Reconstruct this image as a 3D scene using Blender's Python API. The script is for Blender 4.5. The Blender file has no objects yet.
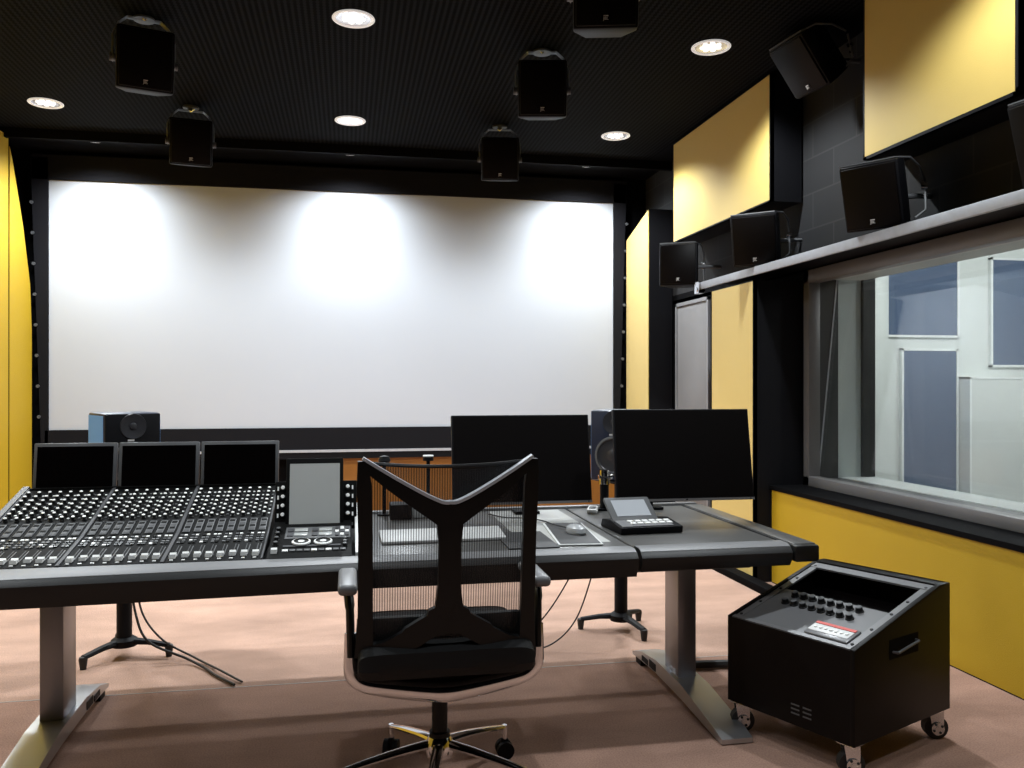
import bpy, bmesh, math, random
from mathutils import Vector, Matrix, Euler
random.seed(7)
PI = math.pi
R = math.radians
scene = bpy.context.scene
COL = scene.collection

# ------------------------------------------------------------------ materials
MATS = {}
def mat(name, col, rough=0.5, metal=0.0, spec=0.5, emit=None, estr=0.0, bump=None, coat=0.0, sheen=0.0, var=None):
    """bump = (scale, strength); var = (scale, amount) colour mottling"""
    m = bpy.data.materials.new(name); m.use_nodes = True
    nt = m.node_tree; b = nt.nodes['Principled BSDF']
    b.inputs['Base Color'].default_value = (*col, 1)
    b.inputs['Roughness'].default_value = rough
    b.inputs['Metallic'].default_value = metal
    b.inputs['Specular IOR Level'].default_value = spec
    b.inputs['Coat Weight'].default_value = coat
    b.inputs['Sheen Weight'].default_value = sheen
    if emit:
        b.inputs['Emission Color'].default_value = (*emit, 1)
        b.inputs['Emission Strength'].default_value = estr
    tc = nt.nodes.new('ShaderNodeTexCoord')
    if bump:
        n = nt.nodes.new('ShaderNodeTexNoise'); n.inputs['Scale'].default_value = bump[0]; n.inputs['Detail'].default_value = 4
        bp = nt.nodes.new('ShaderNodeBump'); bp.inputs['Strength'].default_value = bump[1]; bp.inputs['Distance'].default_value = 0.004
        nt.links.new(tc.outputs['Object'], n.inputs['Vector']); nt.links.new(n.outputs['Fac'], bp.inputs['Height'])
        nt.links.new(bp.outputs['Normal'], b.inputs['Normal'])
    if var is None: var = (6.0, 0.06)
    n2 = nt.nodes.new('ShaderNodeTexNoise'); n2.inputs['Scale'].default_value = var[0]; n2.inputs['Detail'].default_value = 5
    mr = nt.nodes.new('ShaderNodeMapRange'); mr.inputs['To Min'].default_value = 1 - var[1]; mr.inputs['To Max'].default_value = 1 + var[1]
    mx = nt.nodes.new('ShaderNodeMix'); mx.data_type = 'RGBA'; mx.blend_type = 'MULTIPLY'; mx.inputs[0].default_value = 1
    mx.inputs[6].default_value = (*col, 1)
    nt.links.new(tc.outputs['Object'], n2.inputs['Vector']); nt.links.new(n2.outputs['Fac'], mr.inputs['Value'])
    nt.links.new(mr.outputs['Result'], mx.inputs[7]); nt.links.new(mx.outputs[2], b.inputs['Base Color'])
    MATS[name] = m
    return m

mat('black_paint', (.0025, .0025, .003), .75, spec=.05, bump=(40, .1))
mat('soft_black', (.004, .004, .0055), .55, spec=.15, bump=(60, .1))
mat('panel_side', (.005, .005, .0065), .65, spec=.15, bump=(120, .15))
mat('charcoal_block', (.075, .075, .078), .75, spec=.15)
mat('screen_white', (.44, .468, .515), .8, var=(2, .01))
mat('masking_grey', (.009, .009, .011), .8, spec=.08, bump=(80, .1))
mat('masking_edge', (.12, .12, .125), .5)
mat('yellow_dim', (.47, .30, .010), .6, bump=(300, .25), var=(3, .03), spec=.4)  # same panel yellow, weaker lighting put in as a deeper colour
mat('yellow_lit', (.58, .42, .11), .62, bump=(300, .25), var=(3, .03), sheen=.15, spec=.4)  # same panel yellow, washed-out look of strong lamplight put into the colour
mat('wood', (.22, .085, .010), .45, bump=(30, .1), var=(3, .2))
mat('leather', (.010, .010, .010), .4, spec=.3, bump=(260, .12), var=(4, .1))
mat('desk_grey', (.17, .17, .175), .45, bump=(200, .06), var=(2, .12))
mat('desk_top', (.085, .083, .08), .34, bump=(200, .06), var=(2, .15))
mat('light_inlay', (.42, .42, .40), .4)
mat('cheek', (.62, .63, .62), .45)
mat('alu', (.50, .51, .53), .34, metal=.9, bump=(150, .05))
mat('leg_grey', (.30, .30, .32), .38, metal=.6)
mat('rail_alu', (.42, .44, .48), .4, metal=.25, var=(20, .15))
mat('frame_grey', (.17, .162, .162), .4, metal=.3, bump=(60, .08), var=(3, .12))
mat('chrome', (.75, .75, .76), .10, metal=1)
mat('console_black', (.004, .004, .004), .6, spec=.06)
mat('console_line', (.075, .075, .08), .5, spec=.15)
mat('knob_black', (.006, .006, .006), .35, spec=.3)
mat('knob_white', (.9, .9, .88), .35)
mat('cap_white', (.85, .85, .83), .3)
mat('chan_grey', (.12, .122, .126), .45, spec=.2)
mat('bezel', (.085, .087, .092), .4)
mat('screen_off', (.002, .0015, .0015), .15, spec=.2)
mat('screen_matte', (.003, .002, .002), .45, spec=.12)
mat('touch_glass', (.42, .43, .42), .22, spec=.6, coat=.3)  # reflection on the touchscreen put into this pale base colour
mat('tablet_glass', (.45, .47, .50), .2, spec=.6, coat=.3)
mat('navy_paint', (.009, .016, .04), .4)
mat('side_blue', (.17, .37, .72), .7, spec=.1)
mat('cone', (.03, .03, .035), .35)
mat('rubber', (.012, .012, .012), .6)
mat('cart_black', (.003, .002, .002), .45, spec=.15, bump=(60, .06))
mat('cart_panel', (.14, .14, .145), .4)
mat('cart_rail', (.20, .20, .205), .35, metal=.3)
mat('caster_metal', (.55, .55, .56), .2, metal=.9)
mat('red_label', (.65, .08, .06), .4)
mat('chair_black', (.004, .004, .0042), .4, spec=.25)
mat('chair_fabric', (.003, .003, .0035), .6, spec=.3, bump=(500, .3))
mat('arm_grey', (.16, .16, .165), .38)
mat('white_plastic', (.75, .75, .74), .4)
mat('key_white', (.80, .80, .79), .45)
mat('mouse_grey', (.35, .36, .37), .25)
mat('pad_dark', (.05, .05, .052), .6)
mat('logo_white', (.7, .7, .7), .4)
mat('door_grey', (.17, .165, .165), .5)
mat('door_trim', (.26, .26, .27), .4, metal=.3)
mat('booth_white', (.70, .73, .71), .7)
mat('booth_grey', (.40, .42, .41), .7)
mat('booth_floor', (.18, .18, .18), .7)
mat('booth_blue', (.075, .115, .20), .7, bump=(300, .2))
mat('white_edge', (.85, .87, .86), .5)
mat('reveal_pale', (.55, .60, .59), .5)
mat('reveal_dark', (.045, .045, .045), .5)
mat('lamp_glow', (.9, .9, .9), .3, emit=(1, .98, .94), estr=1.0)
mat('lamp_reflector', (.8, .8, .82), .2, metal=.8, emit=(1, .98, .96), estr=.2)
mat('lamp_rim', (.85, .85, .85), .4, emit=(1, 1, 1), estr=.35)
mat('booth_glow', (.9, .9, .9), .3, emit=(1, 1, 1), estr=6)

def carpet(name, col, seed):
    m = mat(name, col, .95, spec=.1, var=(1, 0.0)); nt = m.node_tree; b = nt.nodes['Principled BSDF']
    tc = nt.nodes.new('ShaderNodeTexCoord')
    mp = nt.nodes.new('ShaderNodeMapping'); mp.inputs['Location'].default_value = (seed, seed*2, 0); mp.inputs['Scale'].default_value = (1, 2.2, 1)
    n1 = nt.nodes.new('ShaderNodeTexNoise'); n1.inputs['Scale'].default_value = 1.6; n1.inputs['Detail'].default_value = 6; n1.inputs['Roughness'].default_value = .6
    n2 = nt.nodes.new('ShaderNodeTexNoise'); n2.inputs['Scale'].default_value = 160; n2.inputs['Detail'].default_value = 3
    mr1 = nt.nodes.new('ShaderNodeMapRange'); mr1.inputs['From Min'].default_value = .3; mr1.inputs['From Max'].default_value = .7
    mr1.inputs['To Min'].default_value = .74; mr1.inputs['To Max'].default_value = 1.08
    mr2 = nt.nodes.new('ShaderNodeMapRange'); mr2.inputs['From Min'].default_value = .3; mr2.inputs['From Max'].default_value = .7
    mr2.inputs['To Min'].default_value = .80; mr2.inputs['To Max'].default_value = 1.2
    mu = nt.nodes.new('ShaderNodeMath'); mu.operation = 'MULTIPLY'
    mx = nt.nodes.new('ShaderNodeMix'); mx.data_type = 'RGBA'; mx.blend_type = 'MULTIPLY'; mx.inputs[0].default_value = 1; mx.inputs[6].default_value = (*col, 1)
    bp = nt.nodes.new('ShaderNodeBump'); bp.inputs['Strength'].default_value = .5; bp.inputs['Distance'].default_value = .004
    L = nt.links.new
    L(tc.outputs['Object'], mp.inputs['Vector']); L(mp.outputs['Vector'], n1.inputs['Vector']); L(tc.outputs['Object'], n2.inputs['Vector'])
    L(n1.outputs['Fac'], mr1.inputs['Value']); L(n2.outputs['Fac'], mr2.inputs['Value'])
    L(mr1.outputs[0], mu.inputs[0]); L(mr2.outputs[0], mu.inputs[1]); L(mu.outputs[0], mx.inputs[7])
    L(mx.outputs[2], b.inputs['Base Color']); L(n2.outputs['Fac'], bp.inputs['Height']); L(bp.outputs['Normal'], b.inputs['Normal'])
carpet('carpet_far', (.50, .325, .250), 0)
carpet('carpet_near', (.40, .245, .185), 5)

def perforated():
    m = mat('perforated_ceiling', (.02, .02, .021), .8, spec=.03, var=(1, 0)); nt = m.node_tree; b = nt.nodes['Principled BSDF']
    L = nt.links.new
    tc = nt.nodes.new('ShaderNodeTexCoord'); sp = nt.nodes.new('ShaderNodeSeparateXYZ'); L(tc.outputs['Object'], sp.inputs[0])
    def tri(out, per):
        a = nt.nodes.new('ShaderNodeMath'); a.operation = 'MULTIPLY'; a.inputs[1].default_value = 2*PI/per; L(out, a.inputs[0])
        s = nt.nodes.new('ShaderNodeMath'); s.operation = 'SINE'; L(a.outputs[0], s.inputs[0]); return s.outputs[0]
    mu = nt.nodes.new('ShaderNodeMath'); mu.operation = 'ADD'
    L(tri(sp.outputs[0], .036), mu.inputs[0])
    h = nt.nodes.new('ShaderNodeMath'); h.operation = 'MULTIPLY'; h.inputs[1].default_value = .5; L(tri(sp.outputs[1], .036), h.inputs[0]); L(h.outputs[0], mu.inputs[1])
    rp = nt.nodes.new('ShaderNodeMapRange'); rp.inputs['From Min'].default_value = -.3; rp.inputs['From Max'].default_value = .5
    L(mu.outputs[0], rp.inputs['Value'])
    mx = nt.nodes.new('ShaderNodeMix'); mx.data_type = 'RGBA'; mx.inputs[6].default_value = (.001, .001, .001, 1); mx.inputs[7].default_value = (.0095, .010, .0115, 1)
    L(rp.outputs[0], mx.inputs[0]); L(mx.outputs[2], b.inputs['Base Color'])
perforated()

def blockwork():
    m = MATS['charcoal_block']; nt = m.node_tree; b = nt.nodes['Principled BSDF']; L = nt.links.new
    tc = nt.nodes.new('ShaderNodeTexCoord'); sp = nt.nodes.new('ShaderNodeSeparateXYZ'); cb = nt.nodes.new('ShaderNodeCombineXYZ')
    L(tc.outputs['Object'], sp.inputs[0]); L(sp.outputs[1], cb.inputs[0]); L(sp.outputs[2], cb.inputs[1])
    br = nt.nodes.new('ShaderNodeTexBrick'); br.inputs['Scale'].default_value = 1.0; br.inputs['Brick Width'].default_value = .5
    br.inputs['Row Height'].default_value = .24; br.inputs['Mortar Size'].default_value = .006
    br.inputs['Color1'].default_value = (.022, .022, .023, 1); br.inputs['Color2'].default_value = (.019, .019, .020, 1); br.inputs['Mortar'].default_value = (.032, .032, .032, 1)
    L(cb.outputs[0], br.inputs['Vector']); L(br.outputs['Color'], b.inputs['Base Color'])
blockwork()

def mesh_fabric():
    m = bpy.data.materials.new('chair_mesh'); m.use_nodes = True; nt = m.node_tree; L = nt.links.new
    b = nt.nodes['Principled BSDF']; b.inputs['Base Color'].default_value = (.016, .016, .017, 1); b.inputs['Roughness'].default_value = .55
    out = nt.nodes['Material Output']; tr = nt.nodes.new('ShaderNodeBsdfTransparent'); mix = nt.nodes.new('ShaderNodeMixShader')
    tc = nt.nodes.new('ShaderNodeTexCoord'); sp = nt.nodes.new('ShaderNodeSeparateXYZ'); L(tc.outputs['Object'], sp.inputs[0])
    def wave(o, per):
        a = nt.nodes.new('ShaderNodeMath'); a.operation = 'MULTIPLY'; a.inputs[1].default_value = 2*PI/per; L(o, a.inputs[0])
        s = nt.nodes.new('ShaderNodeMath'); s.operation = 'SINE'; L(a.outputs[0], s.inputs[0]); return s.outputs[0]
    r1 = nt.nodes.new('ShaderNodeMapRange'); r1.inputs['From Min'].default_value = -.5; r1.inputs['From Max'].default_value = .5
    r1.inputs['To Min'].default_value = .42; r1.inputs['To Max'].default_value = .80
    L(wave(sp.outputs[0], .0076), r1.inputs['Value'])
    L(r1.outputs[0], mix.inputs[0]); L(tr.outputs[0], mix.inputs[1]); L(b.outputs[0], mix.inputs[2]); L(mix.outputs[0], out.inputs['Surface'])
    MATS['chair_mesh'] = m
mesh_fabric()

def glass(name, tint, refl):
    m = bpy.data.materials.new(name); m.use_nodes = True; nt = m.node_tree; L = nt.links.new
    nt.nodes.remove(nt.nodes['Principled BSDF']); out = nt.nodes['Material Output']
    tr = nt.nodes.new('ShaderNodeBsdfTransparent'); tr.inputs[0].default_value = (*tint, 1)
    gl = nt.nodes.new('ShaderNodeBsdfGlossy'); gl.inputs['Roughness'].default_value = 0.02; gl.inputs[0].default_value = (1, 1, 1, 1)
    lw = nt.nodes.new('ShaderNodeLayerWeight'); pw = nt.nodes.new('ShaderNodeMath'); pw.operation = 'POWER'; pw.inputs[1].default_value = 5; L(lw.outputs['Facing'], pw.inputs[0])
    mm = nt.nodes.new('ShaderNodeMath'); mm.operation = 'MULTIPLY_ADD'; mm.inputs[1].default_value = .9*refl; mm.inputs[2].default_value = .03*refl; L(pw.outputs[0], mm.inputs[0])
    mix = nt.nodes.new('ShaderNodeMixShader'); L(mm.outputs[0], mix.inputs[0]); L(tr.outputs[0], mix.inputs[1]); L(gl.outputs[0], mix.inputs[2])
    L(mix.outputs[0], out.inputs['Surface']); MATS[name] = m
glass('window_glass', (.95, .965, .965), 1.2)

# ------------------------------------------------------------------ mesh builder
def TM(loc=(0, 0, 0), rot=(0, 0, 0)):
    return Matrix.Translation(loc) @ Euler(rot).to_matrix().to_4x4()

class MB:
    def __init__(s, m='soft_black'):
        s.bm = bmesh.new(); s.mats = []; s.m = m
    def mi(s, m):
        m = m or s.m
        if m not in s.mats: s.mats.append(m)
        return s.mats.index(m)
    def _merge(s, tmp, m, M, smooth=False):
        i = s.mi(m)
        if M is not None: bmesh.ops.transform(tmp, matrix=M, verts=tmp.verts)
        for f in tmp.faces: f.material_index = i; f.smooth = smooth
        me = bpy.data.meshes.new('tmp'); tmp.to_mesh(me); tmp.free()
        s.bm.from_mesh(me); bpy.data.meshes.remove(me)
    def box(s, lo, hi, m=None, bev=0.0, M=None, seg=2):
        t = bmesh.new(); bmesh.ops.create_cube(t, size=1)
        lo = Vector(lo); hi = Vector(hi); c = (lo+hi)/2; d = hi-lo
        for v in t.verts: v.co = Vector((v.co.x*d.x+c.x, v.co.y*d.y+c.y, v.co.z*d.z+c.z))
        if bev > 0:
            bmesh.ops.bevel(t, geom=list(t.edges), offset=min(bev, .49*min(abs(d.x), abs(d.y), abs(d.z))), segments=seg, profile=.5, affect='EDGES')
        s._merge(t, m, M, bev > 0); return s
    def cbox(s, c, d, m=None, bev=0.0, M=None, seg=2):
        return s.box([c[k]-d[k]/2 for k in range(3)], [c[k]+d[k]/2 for k in range(3)], m, bev, M, seg)
    def cyl(s, a, b, r, r2=None, m=None, n=20, M=None, caps=True):
        a = Vector(a); b = Vector(b); r2 = r if r2 is None else r2
        t = bmesh.new(); bmesh.ops.create_cone(t, cap_ends=caps, segments=n, radius1=r, radius2=r2, depth=(b-a).length)
        q = Vector((0, 0, 1)).rotation_difference(b-a).to_matrix().to_4x4()
        bmesh.ops.transform(t, matrix=Matrix.Translation((a+b)/2) @ q, verts=t.verts)
        s._merge(t, m, M, n > 8)
        return s
    def lathe(s, prof, m=None, n=24, M=None):
        t = bmesh.new(); rings = []
        for r, z in prof:
            rings.append([t.verts.new((r*math.cos(2*PI*k/n), r*math.sin(2*PI*k/n), z)) for k in range(n)] if r > 1e-6 else [t.verts.new((0, 0, z))])
        for p, q in zip(rings, rings[1:]):
            for k in range(n):
                l = (k+1) % n
                if len(p) == 1 and len(q) == 1: continue
                if len(p) == 1: t.faces.new([p[0], q[k], q[l]])
                elif len(q) == 1: t.faces.new([p[k], p[l], q[0]])
                else: t.faces.new([p[k], p[l], q[l], q[k]])
        bmesh.ops.recalc_face_normals(t, faces=t.faces)
        s._merge(t, m, M, True); return s
    def prism(s, pts, lo, hi, axis='x', m=None, M=None, bev=0.0, smooth=False):
        """pts polygon in the two other axes (cyclic order y,z / x,z / x,y)"""
        t = bmesh.new()
        def P(p, v): return {'x': (v, p[0], p[1]), 'y': (p[0], v, p[1]), 'z': (p[0], p[1], v)}[axis]
        A = [t.verts.new(P(p, lo)) for p in pts]; B = [t.verts.new(P(p, hi)) for p in pts]
        t.faces.new(A); t.faces.new(B[::-1]); n = len(pts)
        for k in range(n): t.faces.new([A[k], B[k], B[(k+1) % n], A[(k+1) % n]])
        bmesh.ops.recalc_face_normals(t, faces=t.faces)
        if bev > 0: bmesh.ops.bevel(t, geom=list(t.edges), offset=bev, segments=2, profile=.5, affect='EDGES')
        s._merge(t, m, M, smooth or bev > 0); return s
    def tube(s, pts, r, m=None, n=10, M=None, sm=True, flat=None):
        """swept tube; r float or list; flat=(a,b) scales the section across/along up"""
        pts = [Vector(p) for p in pts]; N = len(pts)
        rs = r if isinstance(r, (list, tuple)) else [r]*N
        t = bmesh.new(); rings = []; prev = None
        for i, p in enumerate(pts):
            d = (pts[min(i+1, N-1)] - pts[max(i-1, 0)]).normalized()
            if prev is None:
                up = Vector((0, 0, 1)) if abs(d.z) < .9 else Vector((0, 1, 0))
                u = d.cross(up).normalized()
            else: u = (prev - d*prev.dot(d)).normalized()
            prev = u; w = u.cross(d).normalized()
            fa, fb = flat or (1, 1)
            rings.append([t.verts.new(p + (u*math.cos(2*PI*k/n)*fa + w*math.sin(2*PI*k/n)*fb)*rs[i]) for k in range(n)])
        for A, B in zip(rings, rings[1:]):
            for k in range(n): t.faces.new([A[k], A[(k+1) % n], B[(k+1) % n], B[k]])
        t.faces.new(rings[0][::-1]); t.faces.new(rings[-1])
        bmesh.ops.recalc_face_normals(t, faces=t.faces)
        s._merge(t, m, M, sm); return s
    def bands(s, path, m=None, M=None):
        """strip of 4-point sections joined into one solid (each section: 4 points)"""
        t = bmesh.new(); rings = [[t.verts.new(p) for p in sec] for sec in path]
        for A, B in zip(rings, rings[1:]):
            for k in range(4): t.faces.new([A[k], A[(k+1) % 4], B[(k+1) % 4], B[k]])
        t.faces.new(rings[0][::-1]); t.faces.new(rings[-1])
        bmesh.ops.recalc_face_normals(t, faces=t.faces)
        s._merge(t, m, M, True); return s
    def link(s, name, parent=None):
        me = bpy.data.meshes.new(name); s.bm.to_mesh(me); s.bm.free()
        for k in (s.mats or [s.m]): me.materials.append(MATS[k])
        o = bpy.data.objects.new(name, me); COL.objects.link(o)
        if parent: o.parent = parent
        # keep large flats crisp where sections are smooth-shaded
        if any(p.use_smooth for p in me.polygons):
            try: me.set_sharp_from_angle(angle=R(38))
            except Exception: pass
        return o

def spline(pts, k=8):
    pts = [Vector(p) for p in pts]; out = []
    P = [2*pts[0]-pts[1]] + pts + [2*pts[-1]-pts[-2]]
    for i in range(1, len(P)-2):
        for j in range(k):
            t = j/k; a, b, c, d = P[i-1], P[i], P[i+1], P[i+2]
            out.append(.5*((2*b)+(-a+c)*t+(2*a-5*b+4*c-d)*t*t+(-a+3*b-3*c+d)*t**3))
    out.append(pts[-1]); return out

def thing(name, label, cat, loc=(0, 0, 0), rot=(0, 0, 0), group=None):
    o = bpy.data.objects.new(name, None); COL.objects.link(o); o.empty_display_size = .1
    o.location = loc; o.rotation_euler = rot if isinstance(rot, (tuple, list)) else (0, 0, rot)
    return tag(o, label, cat, group)
def tag(o, label, cat, group=None):
    o['label'] = label; o['category'] = cat
    if group: o['group'] = group
    return o
def struct(name, mb, parent=None):
    o = mb.link(name, parent)
    if parent is None: o['kind'] = 'structure'
    return o
def dup(root, loc, rot, label, group=None):
    def cp(o, par):
        c = o.copy(); COL.objects.link(c); c.parent = par
        for ch in list(o.children): cp(ch, c)
        return c
    r = cp(root, None); r.location = loc; r.rotation_euler = rot if isinstance(rot, (tuple, list)) else (0, 0, rot)
    r['label'] = label
    if group: r['group'] = group
    return r
def text_mesh(s, size, m, M, depth=.0006):
    """lettering as real thin geometry, returned as MB"""
    cu = bpy.data.curves.new('lettering', 'FONT'); cu.body = s; cu.size = size; cu.extrude = depth; cu.align_x = 'CENTER'; cu.align_y = 'CENTER'
    o = bpy.data.objects.new('lettering', cu); COL.objects.link(o); bpy.context.view_layer.update()
    me = bpy.data.meshes.new_from_object(o.evaluated_get(bpy.context.evaluated_depsgraph_get()))
    bpy.data.objects.remove(o)
    b = MB(m); b.mi(m); me.transform(M); b.bm.from_mesh(me)
    return b

# ================================================================= THE ROOM
H = 3.50; YB = 8.52; YF = -1.6; XL = -3.08; XR = 3.08
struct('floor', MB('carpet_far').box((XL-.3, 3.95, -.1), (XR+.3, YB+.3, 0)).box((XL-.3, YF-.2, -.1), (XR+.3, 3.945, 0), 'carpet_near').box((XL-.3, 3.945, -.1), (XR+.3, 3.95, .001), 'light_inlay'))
struct('ceiling', MB('perforated_ceiling').box((-2.95, YF-.2, H), (2.86, 7.79, H+.1)).box((2.86, YF-.2, H), (XR+.6, 7.79, H+.1), 'black_paint').box((XL-.3, YF-.2, H), (-2.95, 7.79, H+.1), 'black_paint'))
struct('trim_1', MB('black_paint').box((XL, 7.80, H), (XR, YB+.2, H+.1)).box((XL, 7.78, 3.42), (XR, 7.83, H+.1)))   # soffit in front of the screen
struct('wall_back', MB('black_paint').box((XL-.3, YB+.02, 0), (XR+.3, YB+.2, H)))
struct('wall_left', MB('black_paint').box((XL-.2, YF-.2, 0), (XL, YB+.2, H)))
struct('wall_front', MB('black_paint').box((XL-.3, YF-.2, 0), (XR+.3, YF, H)))
# right wall with window and door openings
WY0, WY1, WZ0, WZ1 = 1.6, 5.33, .66, 2.12
w = MB('black_paint')
w.box((XR, YF-.2, 0), (3.54, YB+.2, WZ0)); w.box((XR, WY1, WZ0), (3.54, YB+.2, 2.15)); w.box((XR, YF-.2, WZ0), (3.54, WY0, 2.15))
w.box((XR, YF-.2, WZ1), (3.54, YB+.2, 2.2))
w.box((XR, YF-.2, 2.2), (3.54, YB+.2, H), 'charcoal_block')
struct('wall_right', w)
struct('trim_2', MB('wood').box((-.35, YB-.05, 0), (2.8, YB+.02, .62)).box((-.35, YB-.06, .62), (2.8, YB+.02, .64), 'wood'))   # timber dado below the screen
struct('trim_3', MB('black_paint').box((2.60, 4.95, 0), (2.69, 7.6, .05), bev=.004))                     # floor cable duct along right wall
struct('trim_4', MB('black_paint').prism([(2.815, .635), (2.815, .66), (3.12, .66), (3.12, .62), (3.0, .62)], YF, 5.47, 'y'))   # window ledge

# door in the right wall
d1 = struct('door_1', MB('door_grey').box((3.066, 6.93, 0), (3.09, 7.62, 2.08), bev=.003))
MB('door_trim').box((3.055, 6.90, 0), (3.10, 6.93, 2.11)).box((3.055, 7.62, 0), (3.10, 7.65, 2.11)).box((3.055, 6.90, 2.08), (3.10, 7.65, 2.11)).link('door_frame', d1)
MB('chrome').cyl((3.04, 7.0, 1.02), (2.99, 7.0, 1.02), .01).cyl((2.995, 7.0, 1.02), (2.995, 7.12, 1.02), .009).link('door_handle', d1)

# control room window
w1 = struct('window_1', MB('frame_grey')
    .box((3.055, WY1-.07, WZ0), (3.14, WY1, WZ1), bev=.004).box((3.055, WY0, WZ0), (3.14, WY0+.07, WZ1), bev=.004)
    .box((3.055, WY0, WZ1-.085), (3.14, WY1, WZ1), bev=.004).box((3.055, WY0, WZ0), (3.14, WY1, WZ0+.065), bev=.004))
MB('reveal_dark').box((3.14, WY1-.06, WZ0), (3.28, WY1, WZ1)).box((3.14, WY0, WZ0), (3.28, WY0+.06, WZ1)).box((3.45, WY1-.09, WZ0), (3.54, WY1, WZ1)).box((3.45, WY0, WZ0), (3.54, WY0+.09, WZ1)).box((3.47, WY0, WZ1-.05), (3.52, WY1, WZ1)).link('window_jamb', w1)
MB('reveal_pale').box((3.28, WY1-.06, WZ0), (3.45, WY1, WZ1)).box((3.28, WY0, WZ0), (3.45, WY0+.06, WZ1)).box((3.14, WY0, WZ1-.06), (3.47, WY1, WZ1)).link('window_reveal', w1)
MB('white_edge').box((3.14, WY0, WZ0), (3.30, WY1, WZ0+.05), 'frame_grey').box((3.30, WY0, WZ0), (3.54, WY1, WZ0+.055)).link('window_sill', w1)
MB('window_glass').bands([[(3.135, WY0+.06, .71), (3.143, WY0+.06, .71), (3.283, WY0+.06, 2.06), (3.275, WY0+.06, 2.06)], [(3.135, WY1-.06, .71), (3.143, WY1-.06, .71), (3.283, WY1-.06, 2.06), (3.275, WY1-.06, 2.06)]]).link('slanted_pane', w1)
MB('window_glass').box((3.492, WY0+.08, .71), (3.498, WY1-.08, 2.07)).link('inner_pane', w1)
MB('console_line').prism([(3.125, .71), (3.135, .71), (3.275, 2.06), (3.265, 2.06)][::1], WY1-.064, WY1-.0605, 'y', 'rail_alu').link('pane_seal', w1)

# recording booth beyond the window
BX0, BX1, BY0, BY1, BH = 3.54, 7.6, .2, 7.5, 2.75
struct('wall_booth_back', MB('booth_white').box((BX0, BY1, -.1), (BX1, BY1+.15, BH)))
struct('wall_booth_right', MB('booth_white').box((BX1, BY0-.1, -.1), (BX1+.15, BY1+.15, BH)))
struct('wall_booth_front', MB('booth_grey').box((BX0, BY0-.15, -.1), (BX1, BY0, BH)))
struct('wall_booth_left', MB('booth_white').box((3.541, WY1+.02, 0), (3.56, BY1, BH)).box((3.541, BY0, WZ1+.02), (3.56, WY1+.02, BH)))
struct('floor_booth', MB('booth_floor').box((BX0, BY0, -.1), (BX1, BY1, 0)))
struct('ceiling_booth', MB('booth_white').box((BX0, BY0-.15, BH), (BX1+.15, BY1+.15, BH+.1)))
struct('trim_5', MB('booth_white').box((5.03, BY1-.12, 0), (5.13, BY1, BH)).box((4.78, BY1-.30, 0), (4.95, BY1, BH)))

def booth_panel(lo, hi, m, label, dep=.04):
    t = thing('acoustic_panel', label, 'acoustic panel', ((lo[0]+hi[0])/2, BY1, lo[1]))
    W = hi[0]-lo[0]; HH = hi[1]-lo[1]; e = .022
    f = MB('white_edge')
    f.box((-W/2, -dep, 0), (-W/2+e, 0, HH)).box((W/2-e, -dep, 0), (W/2, 0, HH)).box((-W/2, -dep, 0), (W/2, 0, e)).box((-W/2, -dep, HH-e), (W/2, 0, HH))
    f.link('panel_frame', t)
    MB(m).box((-W/2+e, -dep+.008, e), (W/2-e, -.004, HH-e)).link('fabric_face', t)
booth_panel((5.16, 1.81), (5.97, 2.62), 'booth_blue', 'blue-grey white-edged acoustic panel above another, seen through the window')
booth_panel((5.33, .15), (5.96, 1.70), 'booth_blue', 'tall blue-grey white-edged acoustic panel low on the wall beyond the window')
booth_panel((6.33, 1.52), (7.25, 2.62), 'booth_blue', 'blue-grey acoustic panel at right edge of view, on the wall beyond the window')
booth_panel((5.99, .1), (6.62, 1.42), 'booth_white', 'plain white low acoustic panel beside the blue one beyond the window', .16)

# booth luminaires: real fittings on the booth ceiling
bl = None
for x, y in ((5.0, 5.9), (6.6, 5.9), (5.6, 3.6)):
    if bl is None:
        bl = thing('ceiling_light', 'round ceiling lamp in the room beyond the window', 'ceiling lamp', (x, y, BH), 0, 'booth lamps')
        MB('lamp_rim').cyl((0, 0, -.03), (0, 0, 0), .16).link('rim', bl)
        MB('booth_glow').cyl((0, 0, -.034), (0, 0, -.031), .14).link('diffuser', bl)
    else: dup(bl, (x, y, BH), 0, bl['label'])
    ld = bpy.data.lights.new('booth_lamp', 'POINT'); ld.energy = 38; ld.shadow_soft_size = .12; ld.color = (1, 1, .99)
    lo = bpy.data.objects.new('booth_lamp', ld); COL.objects.link(lo); lo.location = (x, y, BH-.22)

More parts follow.
